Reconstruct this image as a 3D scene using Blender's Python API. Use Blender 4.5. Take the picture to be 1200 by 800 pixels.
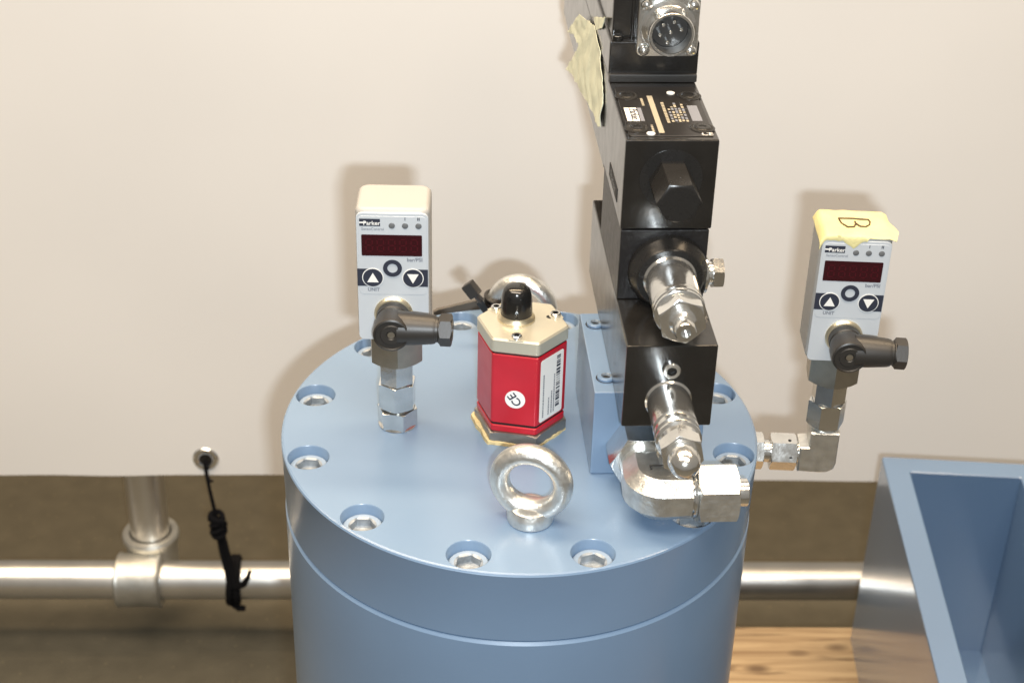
import bpy, bmesh, math, random
from mathutils import Matrix, Vector, noise
random.seed(7)
S = 0.001                                    # everything below is laid out in millimetres
R = math.radians
scene = bpy.context.scene
C = scene.collection
for o in list(bpy.data.objects):
    bpy.data.objects.remove(o, do_unlink=True)

# ------------------------------------------------------------------ camera
CAM = Vector((-4.99, -658.16, 438.47)); PITCH, ROLL = 0.535157, 0.026349
F = Vector((0, math.cos(PITCH), -math.sin(PITCH))); RT = Vector((1, 0, 0)); UP = RT.cross(F)
R2 = RT * math.cos(ROLL) + UP * math.sin(ROLL); U2 = -RT * math.sin(ROLL) + UP * math.cos(ROLL)
cd = bpy.data.cameras.new('camera'); cam = bpy.data.objects.new('camera', cd); C.objects.link(cam)
m = Matrix((R2, U2, -F)).transposed().to_4x4(); m.translation = CAM * S
cam.matrix_world = m
cd.sensor_width = 36; cd.lens = 1831.8 * 36 / 1200; cd.clip_start = 0.02; cd.clip_end = 60
cd.dof.use_dof = True; cd.dof.focus_distance = 0.74; cd.dof.aperture_fstop = 15
scene.camera = cam

# ------------------------------------------------------------------ world, lamps, exposure
w = bpy.data.worlds.new('World'); scene.world = w; w.use_nodes = True
bg = w.node_tree.nodes['Background']
bg.inputs[0].default_value = (1.0, 0.90, 0.77, 1); bg.inputs[1].default_value = 0.24
def area(name, loc, target, sx, sy, power, col):
    ld = bpy.data.lights.new(name, 'AREA'); ld.shape = 'RECTANGLE'; ld.size = sx * S; ld.size_y = sy * S
    ld.energy = power; ld.color = col
    o = bpy.data.objects.new(name, ld); C.objects.link(o); o.location = Vector(loc) * S
    o.rotation_euler = (Vector(target) - Vector(loc)).to_track_quat('-Z', 'Y').to_euler()
    return o
fl = CAM + R2 * 21 - U2 * 27
area('camera_flash', fl, fl + F * 800 - R2 * 40 + U2 * 30, 18, 10, 5.6, (0.86, 0.94, 1.0))
area('ceiling_lamp', (0, 560, 2000), (0, 560, 0), 3000, 320, 90, (1.0, 0.76, 0.50))
area('ceiling_lamp', (-300, -650, 2100), (-100, 200, 0), 2600, 700, 77, (1.0, 0.835, 0.655))
scene.view_settings.view_transform = 'Standard'; scene.view_settings.look = 'None'
scene.view_settings.exposure = 0.0; scene.view_settings.gamma = 1.0
scene.render.engine = 'CYCLES'; scene.cycles.max_bounces = 8

# ------------------------------------------------------------------ materials
def mat(name, col, rough=0.5, metal=0.0, spec=0.5, coat=0.0, coat_rough=0.1, var=0.0, vscale=40, bump=0.0, bscale=200,
        rvar=0.0, stretch=None, col2=None, bdist=0.0004):
    mt = bpy.data.materials.new(name); mt.use_nodes = True
    nt = mt.node_tree; b = nt.nodes['Principled BSDF']
    b.inputs['Base Color'].default_value = (*col, 1); b.inputs['Roughness'].default_value = rough
    b.inputs['Metallic'].default_value = metal; b.inputs['Specular IOR Level'].default_value = spec
    b.inputs['Coat Weight'].default_value = coat; b.inputs['Coat Roughness'].default_value = coat_rough
    tc = nt.nodes.new('ShaderNodeTexCoord'); vec = tc.outputs['Object']
    if stretch:
        mp = nt.nodes.new('ShaderNodeMapping'); mp.inputs['Scale'].default_value = stretch
        nt.links.new(vec, mp.inputs['Vector']); vec = mp.outputs['Vector']
    def nz(scale, detail=4):
        n = nt.nodes.new('ShaderNodeTexNoise'); n.inputs['Scale'].default_value = scale; n.inputs['Detail'].default_value = detail
        nt.links.new(vec, n.inputs['Vector']); return n
    if var > 0 or col2:
        n = nz(vscale); rp = nt.nodes.new('ShaderNodeValToRGB')
        c2 = col2 or tuple(min(1, c * (1 + var)) for c in col); c1 = tuple(c * (1 - var) for c in col) if not col2 else col
        rp.color_ramp.elements[0].color = (*c1, 1); rp.color_ramp.elements[1].color = (*c2, 1)
        rp.color_ramp.elements[0].position = .3; rp.color_ramp.elements[1].position = .7
        nt.links.new(n.outputs['Fac'], rp.inputs['Fac']); nt.links.new(rp.outputs['Color'], b.inputs['Base Color'])
    if rvar > 0:
        n = nz(vscale * 1.7); mr = nt.nodes.new('ShaderNodeMapRange')
        mr.inputs['To Min'].default_value = max(.02, rough - rvar); mr.inputs['To Max'].default_value = rough + rvar
        nt.links.new(n.outputs['Fac'], mr.inputs['Value']); nt.links.new(mr.outputs['Result'], b.inputs['Roughness'])
    if bump > 0:
        n = nz(bscale); bp = nt.nodes.new('ShaderNodeBump'); bp.inputs['Strength'].default_value = bump
        bp.inputs['Distance'].default_value = bdist
        nt.links.new(n.outputs['Fac'], bp.inputs['Height']); nt.links.new(bp.outputs['Normal'], b.inputs['Normal'])
    return mt
M = {}
BLUE = (0.138, 0.212, 0.320)
M['blue'] = mat('blue_paint', BLUE, 0.40, spec=.55, coat=0.6, coat_rough=0.22, var=0.045, vscale=14, bump=0.08, bscale=800, rvar=.09)
M['blue_head'] = mat('blue_paint_on_bolt', (0.21, 0.275, 0.36), 0.4, coat=0.3, coat_rough=.2)
M['blue_gloss'] = mat('blue_gloss_paint', (0.098, 0.168, 0.285), 0.3, spec=.8, coat=1.0, coat_rough=0.12, var=0.03, vscale=15, bump=0.04, bscale=300)
M['socket'] = mat('painted_socket', (0.26, 0.29, 0.32), 0.42, .35, var=.3, vscale=260, bump=.5, bscale=600)
M['zinc'] = mat('zinc_plated_steel', (0.74, 0.74, 0.72), 0.17, .95, var=0.10, vscale=120, bump=0.12, bscale=700, rvar=.08)
M['zinc_dark'] = mat('dull_zinc', (0.42, 0.39, 0.33), 0.3, .9, var=0.1, vscale=120, bump=0.1, bscale=600, rvar=.06)
M['steel_cast'] = mat('cast_zinc_steel', (0.72, 0.72, 0.69), 0.34, .92, var=0.14, vscale=160, bump=0.6, bscale=420, rvar=.1, bdist=.0005)
M['nut_grey'] = mat('grey_steel', (0.34, 0.32, 0.29), 0.42, 0.9, var=0.1, vscale=150, bump=0.1, bscale=500)
M['galv'] = mat('galvanised_tube', (0.70, 0.69, 0.66), 0.33, .95, var=0.06, vscale=30, bump=0.06, bscale=260, rvar=.06)
M['galv_cast'] = mat('galvanised_casting', (0.50, 0.50, 0.47), 0.42, .9, var=0.12, vscale=60, bump=0.6, bscale=160)
M['black_paint'] = mat('black_coated_steel', (0.012, 0.011, 0.010), 0.22, spec=0.5, coat=.35, coat_rough=.12, var=0.2, vscale=60, bump=0.12, bscale=700, rvar=.12)
M['black_cast'] = mat('black_cast_iron', (0.011, 0.010, 0.010), 0.38, spec=0.4, var=0.2, vscale=120, bump=0.8, bscale=420, rvar=.08)
M['black_steel'] = mat('black_oxide_steel', (0.020, 0.019, 0.018), 0.28, .3, spec=0.45, rvar=.05, vscale=200)
M['black_plastic'] = mat('black_plastic', (0.022, 0.02, 0.018), 0.42, spec=0.5, bump=0.08, bscale=1200)
M['black_gloss'] = mat('black_rubber_cap', (0.010, 0.010, 0.010), 0.16, spec=0.6)
M['black_flat'] = mat('black_recess', (0.006, 0.006, 0.006), 0.7)
M['red'] = mat('red_anodised', (0.46, 0.008, 0.020), 0.33, 0.15, coat=.35, coat_rough=.16, var=.07, vscale=60, rvar=.08)
M['gold'] = mat('champagne_anodised', (0.56, 0.53, 0.43), 0.34, .55, var=.05, vscale=60, bump=.08, bscale=800)
M['brass'] = mat('brass_ring', (0.74, 0.66, 0.48), 0.33, .9)
M['housing'] = mat('grey_white_plastic', (0.335, 0.33, 0.315), 0.4, var=.02, vscale=40)
M['panel'] = mat('silver_front_foil', (0.49, 0.52, 0.55), 0.38, .12, var=.02, vscale=60)
M['ink'] = mat('dark_navy_print', (0.02, 0.024, 0.04), 0.5)
M['ink_grey'] = mat('grey_print', (0.16, 0.17, 0.20), 0.5)
M['lens'] = mat('grey_indicator_lens', (0.12, 0.125, 0.13), 0.3)
M['display'] = mat('maroon_display_window', (0.028, 0.003, 0.006), 0.2, coat=.2)
M['segment'] = mat('unlit_red_segment', (0.046, 0.004, 0.008), 0.25)
M['white_print'] = mat('white_print', (0.72, 0.71, 0.68), 0.5)
M['label'] = mat('white_label', (0.72, 0.72, 0.70), 0.45, var=.02)
M['beige_print'] = mat('pale_bronze_print', (0.42, 0.38, 0.29), 0.4, .3)
M['plate'] = mat('dark_nameplate', (0.020, 0.018, 0.017), 0.28, .3)
M['tape'] = mat('masking_tape', (0.62, 0.56, 0.27), 0.75, var=.06, vscale=120, bump=.6, bscale=500)
M['tape_pale'] = mat('pale_masking_tape', (0.66, 0.68, 0.52), 0.75, var=.08, vscale=90, bump=.6, bscale=500)
M['pen'] = mat('brown_marker_ink', (0.07, 0.04, 0.015), 0.6)
M['sealant'] = mat('tan_sealant', (0.52, 0.42, 0.22), 0.7, var=.2, vscale=300, bump=1.0, bscale=700)
M['banner'] = mat('off_white_vinyl', (0.82, 0.80, 0.77), 0.55, spec=.35, var=.012, vscale=6, bump=.05, bscale=300)
M['bracket'] = mat('grey_brown_plate', (0.075, 0.066, 0.056), 0.5, var=.15, vscale=80)
M['cord'] = mat('black_cord', (0.004, 0.004, 0.005), 0.8, spec=.12, bump=.8, bscale=900)

def floor_mat():
    mt = mat('brown_concrete', (0.080, 0.072, 0.052), 0.6, spec=.25, var=.10, vscale=45, bump=.5, bscale=220)
    nt = mt.node_tree; b = nt.nodes['Principled BSDF']; l = b.inputs['Base Color'].links[0]; src = l.from_socket
    tc = nt.nodes.new('ShaderNodeTexCoord'); v = nt.nodes.new('ShaderNodeTexVoronoi'); v.inputs['Scale'].default_value = 90
    nt.links.new(tc.outputs['Object'], v.inputs['Vector'])
    lt = nt.nodes.new('ShaderNodeMath'); lt.operation = 'LESS_THAN'; lt.inputs[1].default_value = .10
    nt.links.new(v.outputs['Distance'], lt.inputs[0])
    mx = nt.nodes.new('ShaderNodeMix'); mx.data_type = 'RGBA'; mx.inputs['B'].default_value = (0.115, .10, .066, 1)
    nt.links.new(lt.outputs[0], mx.inputs['Factor']); nt.links.new(src, mx.inputs['A']); nt.links.new(mx.outputs['Result'], b.inputs['Base Color'])
    return mt
M['floor'] = floor_mat()

def wood_mat():
    mt = bpy.data.materials.new('pine_board'); mt.use_nodes = True; nt = mt.node_tree; b = nt.nodes['Principled BSDF']
    b.inputs['Roughness'].default_value = .62
    tc = nt.nodes.new('ShaderNodeTexCoord')
    oi = nt.nodes.new('ShaderNodeObjectInfo'); ad = nt.nodes.new('ShaderNodeVectorMath'); ad.operation = 'ADD'
    nt.links.new(tc.outputs['Object'], ad.inputs[0]); nt.links.new(oi.outputs['Location'], ad.inputs[1])
    mp = nt.nodes.new('ShaderNodeMapping'); mp.inputs['Scale'].default_value = (3, 42, 42); nt.links.new(ad.outputs[0], mp.inputs['Vector'])
    n = nt.nodes.new('ShaderNodeTexNoise'); n.inputs['Scale'].default_value = 2.2; n.inputs['Detail'].default_value = 6; n.inputs['Distortion'].default_value = .8
    nt.links.new(mp.outputs[0], n.inputs['Vector'])
    rp = nt.nodes.new('ShaderNodeValToRGB')
    rp.color_ramp.elements[0].color = (.19, .12, .06, 1); rp.color_ramp.elements[1].color = (.36, .265, .15, 1)
    rp.color_ramp.elements[0].position = .32; rp.color_ramp.elements[1].position = .62
    nt.links.new(n.outputs['Fac'], rp.inputs['Fac'])
    # knots and dark checks
    mp2 = nt.nodes.new('ShaderNodeMapping'); mp2.inputs['Scale'].default_value = (16, 34, 34); nt.links.new(ad.outputs[0], mp2.inputs['Vector'])
    v = nt.nodes.new('ShaderNodeTexVoronoi'); v.inputs['Scale'].default_value = 1.3; nt.links.new(mp2.outputs[0], v.inputs['Vector'])
    lt = nt.nodes.new('ShaderNodeMapRange'); lt.inputs['From Min'].default_value = .16; lt.inputs['From Max'].default_value = .30
    lt.inputs['To Min'].default_value = .85; lt.inputs['To Max'].default_value = 0; nt.links.new(v.outputs['Distance'], lt.inputs['Value'])
    mp3 = nt.nodes.new('ShaderNodeMapping'); mp3.inputs['Scale'].default_value = (9, 120, 120); nt.links.new(ad.outputs[0], mp3.inputs['Vector'])
    n3 = nt.nodes.new('ShaderNodeTexNoise'); n3.inputs['Scale'].default_value = 1.5; n3.inputs['Detail'].default_value = 3; nt.links.new(mp3.outputs[0], n3.inputs['Vector'])
    g3 = nt.nodes.new('ShaderNodeMapRange'); g3.inputs['From Min'].default_value = .60; g3.inputs['From Max'].default_value = .70
    g3.inputs['To Max'].default_value = .75; nt.links.new(n3.outputs['Fac'], g3.inputs['Value'])
    mxm = nt.nodes.new('ShaderNodeMath'); mxm.operation = 'MAXIMUM'; nt.links.new(lt.outputs[0], mxm.inputs[0]); nt.links.new(g3.outputs[0], mxm.inputs[1])
    mx = nt.nodes.new('ShaderNodeMix'); mx.data_type = 'RGBA'; mx.inputs['B'].default_value = (.075, .04, .018, 1)
    nt.links.new(mxm.outputs[0], mx.inputs['Factor']); nt.links.new(rp.outputs[0], mx.inputs['A']); nt.links.new(mx.outputs['Result'], b.inputs['Base Color'])
    bp = nt.nodes.new('ShaderNodeBump'); bp.inputs['Strength'].default_value = .4; bp.inputs['Distance'].default_value = .0006
    nt.links.new(n.outputs['Fac'], bp.inputs['Height']); nt.links.new(bp.outputs[0], b.inputs['Normal'])
    return mt
M['wood'] = wood_mat()

# ------------------------------------------------------------------ mesh builder (millimetres)
I4 = Matrix.Identity(4)
def T(x, y, z): return Matrix.Translation((x, y, z))
def RX(a): return Matrix.Rotation(R(a), 4, 'X')
def RY(a): return Matrix.Rotation(R(a), 4, 'Y')
def RZ(a): return Matrix.Rotation(R(a), 4, 'Z')
FRONT = RX(90)          # local z -> -y (towards the viewer), local y -> z
RIGHT = RY(90)          # local z -> +x
LEFT = RY(-90)

class MB:
    def __init__(s): s.v = []; s.f = []; s.mi = []
    def add(s, verts, faces, mx=I4, mi=0):
        n = len(s.v); s.v += [mx @ Vector(v) for v in verts]; s.f += [tuple(n + i for i in f) for f in faces]
        s.mi += list(mi) if isinstance(mi, (list, tuple)) else [mi] * len(faces)
        return s
    def rings(s, rings, mx=I4, mi=0, cap0=True, cap1=True, close=False):
        k = len(rings[0]); vs = [p for r in rings for p in r]; fs = []; mis = []
        for i in range(len(rings) - 1 + (1 if close else 0)):
            a, b = i * k, ((i + 1) % len(rings)) * k
            for j in range(k):
                fs.append((a + j, a + (j + 1) % k, b + (j + 1) % k, b + j)); mis.append(mi[i] if isinstance(mi, (list, tuple)) else mi)
        m0 = mi[0] if isinstance(mi, (list, tuple)) else mi; m1 = mi[-1] if isinstance(mi, (list, tuple)) else mi
        if not close:
            if cap0: fs.append(tuple(range(k - 1, -1, -1))); mis.append(m0)
            if cap1: n = (len(rings) - 1) * k; fs.append(tuple(range(n, n + k))); mis.append(m1)
        return s.add(vs, fs, mx, mis)
    def lathe(s, prof, mx=I4, seg=48, mi=0, close=False):
        rg = [[(r * math.cos(2 * math.pi * j / seg), r * math.sin(2 * math.pi * j / seg), z) for j in range(seg)] for r, z in prof]
        return s.rings(rg, mx, mi, close=close)
    def hexnut(s, af, z0, z1, mx=I4, mi=0, ch0=True, ch1=True, rot=0, seg=60, hole=0, rc=None):
        rr = af / 2; rc = rc or rr * 0.985
        def hx(t):
            t = (t + math.pi / 6) % (math.pi / 3) - math.pi / 6; return rr / math.cos(t)
        ang = [2 * math.pi * j / seg for j in range(seg)]; o = R(rot); tn = math.tan(R(30))
        def ring(fr, fz): return [(fr(t) * math.cos(t + o), fr(t) * math.sin(t + o), fz(t)) for t in ang]
        rg = []
        if ch0: rg += [ring(lambda t: min(hx(t), rc), lambda t: z0), ring(hx, lambda t: z0 + max(0.02, (hx(t) - rc) * tn))]
        else: rg += [ring(hx, lambda t: z0)]
        if ch1: rg += [ring(hx, lambda t: z1 - max(0.02, (hx(t) - rc) * tn)), ring(lambda t: min(hx(t), rc), lambda t: z1)]
        else: rg += [ring(hx, lambda t: z1)]
        return s.rings(rg, mx, mi)
    def box(s, x0, x1, y0, y1, z0, z1, bev=0.5, mx=I4, mi=0, seg=2):
        bm = bmesh.new(); bmesh.ops.create_cube(bm, size=1)
        for v in bm.verts: v.co = Vector(((x0 + x1) / 2 + v.co.x * (x1 - x0), (y0 + y1) / 2 + v.co.y * (y1 - y0), (z0 + z1) / 2 + v.co.z * (z1 - z0)))
        if bev > 0: bmesh.ops.bevel(bm, geom=list(bm.edges), offset=bev, segments=seg, affect='EDGES', profile=.5)
        bm.verts.index_update(); s.add([v.co.copy() for v in bm.verts], [[v.index for v in f.verts] for f in bm.faces], mx, mi); bm.free()
        return s
    def prism(s, poly, z0, z1, mx=I4, mi=0, bev=0.0):
        if bev > 0:
            c = Vector((sum(p[0] for p in poly) / len(poly), sum(p[1] for p in poly) / len(poly)))
            def sh(p): d = Vector(p) - c; return tuple(c + d * (1 - bev / max(d.length, .01)))
            rg = [[(*sh(p), z0) for p in poly], [(*p, z0 + bev) for p in poly], [(*p, z1 - bev) for p in poly], [(*sh(p), z1) for p in poly]]
        else: rg = [[(*p, z0) for p in poly], [(*p, z1) for p in poly]]
        return s.rings(rg, mx, mi)
    def tube(s, path, rad, mx=I4, seg=16, mi=0, closed=False):
        P = [Vector(p) for p in path]; n = len(P); rg = []; prev = None
        for i in range(n):
            t = (P[(i + 1) % n] - P[i - 1]) if closed else (P[min(i + 1, n - 1)] - P[max(i - 1, 0)])
            t.normalize()
            if prev is None: a = t.orthogonal().normalized()
            else: a = (prev - t * prev.dot(t)).normalized()
            prev = a; b = t.cross(a); r = rad[i] if isinstance(rad, (list, tuple)) else rad
            rg.append([P[i] + a * r * math.cos(2 * math.pi * j / seg) + b * r * math.sin(2 * math.pi * j / seg) for j in range(seg)])
        return s.rings(rg, mx, mi, close=closed)
    def text(s, txt, size, mx=I4, mi=0, bold=0.0, sx=1.0):
        cu = bpy.data.curves.new('t', 'FONT'); cu.body = txt; cu.size = size; cu.align_x = 'CENTER'; cu.align_y = 'CENTER'; cu.offset = bold; cu.resolution_u = 3
        ob = bpy.data.objects.new('t', cu); C.objects.link(ob)
        me = bpy.data.meshes.new_from_object(ob.evaluated_get(bpy.context.evaluated_depsgraph_get()))
        s.add([Vector((v.co.x * sx, v.co.y, v.co.z)) for v in me.vertices], [tuple(p.vertices) for p in me.polygons], mx, mi)
        bpy.data.objects.remove(ob); bpy.data.curves.remove(cu); bpy.data.meshes.remove(me)
        return s
    def mesh(s, name, sharp=32):
        me = bpy.data.meshes.new(name); me.from_pydata([Vector(v) * S for v in s.v], [], s.f)
        for p, i in zip(me.polygons, s.mi): p.material_index = i
        bm = bmesh.new(); bm.from_mesh(me); bmesh.ops.recalc_face_normals(bm, faces=bm.faces); bm.to_mesh(me); bm.free()
        me.shade_smooth(); me.set_sharp_from_angle(angle=R(sharp)); me.update()
        return me
    def build(s, name, mats, parent=None, sharp=32, label=None, cat=None, group=None, kind=None, mx=None):
        me = s.mesh(name, sharp)
        for k in ([mats] if isinstance(mats, str) else mats): me.materials.append(M[k])
        o = bpy.data.objects.new(name, me); C.objects.link(o); o.parent = parent
        if mx is not None:
            l = mx.copy(); l.translation = l.translation * S; o.matrix_basis = l
        wn = o.modifiers.new('weighted_normals', 'WEIGHTED_NORMAL'); wn.keep_sharp = True; wn.weight = 90
        tag(o, label, cat, group, kind)
        return o
def tag(o, label=None, cat=None, group=None, kind=None):
    for k, v in (('label', label), ('category', cat), ('group', group), ('kind', kind)):
        if v: o[k] = v
def thing(name, loc, rz=0, label=None, cat=None, group=None):
    o = bpy.data.objects.new(name, None); C.objects.link(o); o.empty_display_size = .02
    o.location = Vector(loc) * S; o.rotation_euler = (0, 0, R(rz)); tag(o, label, cat, group); return o
def copy_part(src, parent, mx):
    o = src.copy(); C.objects.link(o); o.parent = parent; l = mx.copy(); l.translation = l.translation * S; o.matrix_basis = l; return o
def boolean(ob, cutter, op='DIFFERENCE'):
    md = ob.modifiers.new('b', 'BOOLEAN'); md.operation = op; md.object = cutter; md.solver = 'EXACT'
    bpy.context.view_layer.update()
    me = bpy.data.meshes.new_from_object(ob.evaluated_get(bpy.context.evaluated_depsgraph_get()))
    ob.modifiers.clear(); old = ob.data; ob.data = me; bpy.data.meshes.remove(old)
    cm = cutter.data; bpy.data.objects.remove(cutter); bpy.data.meshes.remove(cm)
    me.shade_smooth(); me.set_sharp_from_angle(angle=R(15))
def rrect(w, h, r, cx=0, cy=0, n=6):
    pts = []
    for k, (sx, sy) in enumerate(((1, 1), (-1, 1), (-1, -1), (1, -1))):
        for i in range(n + 1):
            a = R(90 * k + 90 * i / n); pts.append((cx + sx * (w / 2 - r) + r * math.cos(a), cy + sy * (h / 2 - r) + r * math.sin(a)))
    return pts
def circ(r, n=32, cx=0, cy=0): return [(cx + r * math.cos(2 * math.pi * i / n), cy + r * math.sin(2 * math.pi * i / n)) for i in range(n)]

# ================================================================== THE SETTING
ZF = -508.0; ZP = -395.0
fm = MB(); n = 24
fm.add([(-3000 + 6000 * i / n, -2000 + 5500 * j / n, 0) for j in range(n + 1) for i in range(n + 1)],
       [(j * (n + 1) + i, j * (n + 1) + i + 1, (j + 1) * (n + 1) + i + 1, (j + 1) * (n + 1) + i) for j in range(n) for i in range(n)], T(0, 0, ZF))
fm.build('floor', 'floor', kind='structure')

# ---- banner (sheet with thickness, slight waves) and its eyelet
BY = 2.175
BO = Vector((0, 415.4, 0))
def wave(x, z): return 3.5 * math.sin(x / 190 + .7) * (1 - (z + 330) / 1500) + 2.0 * math.sin(x / 83 + z / 140) + 1.5 * noise.noise((x / 120, z / 160, 3))
EX, EZ = -257.0, -313.0
bm_ = MB(); nx, nz_ = 110, 60; grid = {}
vs = []; fs = []
for side in (0, 1):
    for j in range(nz_ + 1):
        for i in range(nx + 1):
            x = -900 + 1800 * i / nx; t = j / nz_; zb = -332.6 - x * 0.0136 + 1.2 * noise.noise((x / 60, 0, 9))
            z = zb + t * (520 - zb); vs.append((x, wave(x, z) + (0.9 if side else 0), z))
k = (nx + 1) * (nz_ + 1); W_ = nx + 1
for j in range(nz_):
    for i in range(nx):
        a = j * W_ + i; fs += [(a, a + 1, a + 1 + W_, a + W_), (k + a, k + a + W_, k + a + 1 + W_, k + a + 1)]
for i in range(nx): fs += [(i, k + i, k + i + 1, i + 1), (nz_ * W_ + i, nz_ * W_ + i + 1, k + nz_ * W_ + i + 1, k + nz_ * W_ + i)]
for j in range(nz_): fs += [(j * W_, (j + 1) * W_, k + (j + 1) * W_, k + j * W_), (j * W_ + nx, k + j * W_ + nx, k + (j + 1) * W_ + nx, (j + 1) * W_ + nx)]
bm_.add(vs, fs)
ban = bm_.build('banner', 'banner', label='large off-white vinyl banner hanging behind the blue cylinder', cat='banner', sharp=60)
ban.location = BO * S; ban.rotation_euler = (0, 0, R(BY))
ey = wave(EX, EZ)
e = MB()
e.lathe([(4.6, -2.6), (6, 0.2), (8, 1.3), (10, 1.2), (11, 0.1), (11, -.4), (4.6, -2.9)], T(EX, ey, EZ) @ FRONT, close=True)
e.lathe([(0.1, -.3), (5.6, .2)], T(EX, ey - .4, EZ) @ FRONT, mi=1)
e.build('eyelet', ['zinc', 'black_steel'], ban)

# ---- galvanised tube frame
fr = thing('tube_frame', (BO.x, BO.y, ZF), BY, 'galvanised tube frame with a clamped upright behind the banner', 'tube frame')
ZR = -441.5 - ZF
MB().lathe([(15.2, -1000), (16.85, -1000), (16.85, 1000), (15.2, 1000)], T(0, 0, ZR) @ RIGHT, 48, close=True).build('rail', 'galv', fr)
MB().lathe([(16.85, ZR + 5), (16.85, 1030)], T(-317, 30, 0), 48).build('upright', 'galv', fr)
cl = MB(); cl.lathe([(17.2, -19), (22.5, -19.5), (24.2, -18), (23.4, -15), (23.4, 15), (24.2, 18), (22.5, 19.5), (17.2, 19)], T(-323, 0, ZR) @ RIGHT, 48, close=True)
clamp = cl.build('clamp', 'galv_cast', fr)
sk = MB(); sk.lathe([(17.3, 0), (22.0, 0), (22.0, 22), (24.5, 26), (24.8, 31), (23.6, 33), (18.5, 33), (17.3, 29)], T(-317, 30, ZR - 3), 48, close=True)
sk.box(-338, -306, 8, 34, ZR - 16, ZR + 14, 5)
sk.build('clamp_socket', 'galv_cast', clamp)
for x in (-980, 980):       # feet at the frame's ends, beyond the picture
    MB().lathe([(45, 0), (45, 6), (24, 9), (22, ZR - 10)], T(x, 0, 0), 32).build('foot', 'galv_cast', fr)

# ---- black cord from eyelet to rail
def bl(x, y, z): q = RZ(BY) @ Vector((x, y, z)); return q + BO
c = MB()
pth = [bl(EX, ey + 3, EZ - 1), bl(EX, ey - 3, EZ - 3), bl(EX + .5, ey - 4.5, EZ - 10), bl(EX + 2, ey - 6, EZ - 25), bl(EX + 5, ey - 8, EZ - 46), bl(EX + 7, -10, EZ - 62)]
c.tube(pth, [1.9, 2.0, 1.7, 1.5, 1.7, 2.4], seg=10)
c.tube([bl(EX, ey - 4, EZ - 12), bl(EX + 3, ey - 7, EZ - 17), bl(EX + 6, ey - 8, EZ - 17)], [1.6, 1.5, 1.0], seg=8)
k0 = Vector((EX + 7, -10, EZ - 60))
for q in range(5):      # knot: a few wraps
    pp = []
    for i in range(13):
        a = 2 * math.pi * i / 12 + q; rr = 4.6 + .8 * math.sin(3 * a + q)
        pp.append(bl(k0.x + rr * math.cos(a) * 1.15, k0.y + rr * math.sin(a) * .8, k0.z - 9 + q * 4.2 + 2.6 * math.sin(a + q * 1.4)))
    c.tube(pp, 2.4, seg=8)
zr = ZR + ZF
for q in range(2):
    c.tube([bl(EX + 6 + q * 3, -10, EZ - 60), bl(EX + 9 + q * 4, -12, EZ - 88), bl(EX + 13 + q * 4, -16, zr + 22 - q * 2), bl(EX + 15 + q * 4, -19.6, zr + 8)], [2.3, 2.6, 3.1, 3.1], seg=10)
for q in range(2):      # wraps round the rail
    pp = []
    for i in range(25):
        a = 2 * math.pi * i / 24; pp.append(bl(EX + 13 + q * 5.0 + 1.5 * math.sin(a + q), -19.4 * math.cos(a), zr + 19.4 * math.sin(a)))
    c.tube(pp[:-1], 3.3, seg=8, closed=True)
c.tube([bl(EX + 20, -20, zr + 9), bl(EX + 27, -23, zr + 14), bl(EX + 31, -24, zr + 22), bl(EX + 33.5, -24, zr + 29)], [3.2, 2.8, 2.3, 1.7], seg=8)
c.tube([bl(EX + 15, -14, zr - 15), bl(EX + 20, -15, zr - 19), bl(EX + 25, -14, zr - 20)], [3.2, 3.0, 2.4], seg=8)
c.build('tie_cord', 'cord', label='black knotted cord tying the banner eyelet to the tube rail', cat='cord')

# ---- pallet
pl = thing('pallet', (120, 55, ZF), 2.0, 'pale pine pallet carrying the blue cylinder and blue box', 'pallet')
hp = ZP - ZF
PX0, PX1 = -232, 300
yb = 251.0
for i in range(5):
    pk = MB(); pk.box(PX0, PX1, yb - 98, yb, hp - 20, hp, 1.2)
    o = pk.build('plank', 'wood', pl)
    yb -= 104
for x in (PX0 + 45, 40, PX1 - 45):
    MB().box(x - 40, x + 40, -268, 249, 18, hp - 20.3, 1.5).build('bearer', 'wood', pl)
for x in (PX0 + 45, 40, PX1 - 45):
    MB().box(x - 45, x + 45, -268, 249, 0, 17.7, 1.5).build('runner', 'wood', pl)

# ---- blue open steel box
bx = thing('steel_box', (271.2, 300, ZP), -2.6, 'open-topped blue painted steel box standing on the pallet', 'box')
H = 175.2; WX = 117; LY = 420; t = 18.5
b = MB()
def ringz(x0, x1, y0, y1, z, r=2): return [(x, y, z) for x, y in rrect(x1 - x0, y1 - y0, r, (x0 + x1) / 2, (y0 + y1) / 2, 3)]
X0, X1, Y0, Y1 = 0, WX, -LY, 0
b.rings([ringz(X0, X1, Y0, Y1, 0, 3), ringz(X0, X1, Y0, Y1, H - 1.6, 3), ringz(X0 + .5, X1 - .5, Y0 + .5, Y1 - .5, H - .5, 2.6), ringz(X0 + 1.6, X1 - 1.6, Y0 + 1.6, Y1 - 1.6, H, 2),
         ringz(X0 + t - .8, X1 - t + .8, Y0 + t - .8, Y1 - t + .8, H, 1.5), ringz(X0 + t, X1 - t, Y0 + t, Y1 - t, H - .8, 1), ringz(X0 + t, X1 - t, Y0 + t, Y1 - t, 7, 1)], cap1=False)
b.build('wall', 'blue_gloss', bx)
MB().box(X0 + t - 3, X1 - t + 3, Y0 + t - 3, Y1 - t + 3, 4, 8, 0).build('bottom', 'blue_gloss', bx)

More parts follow.
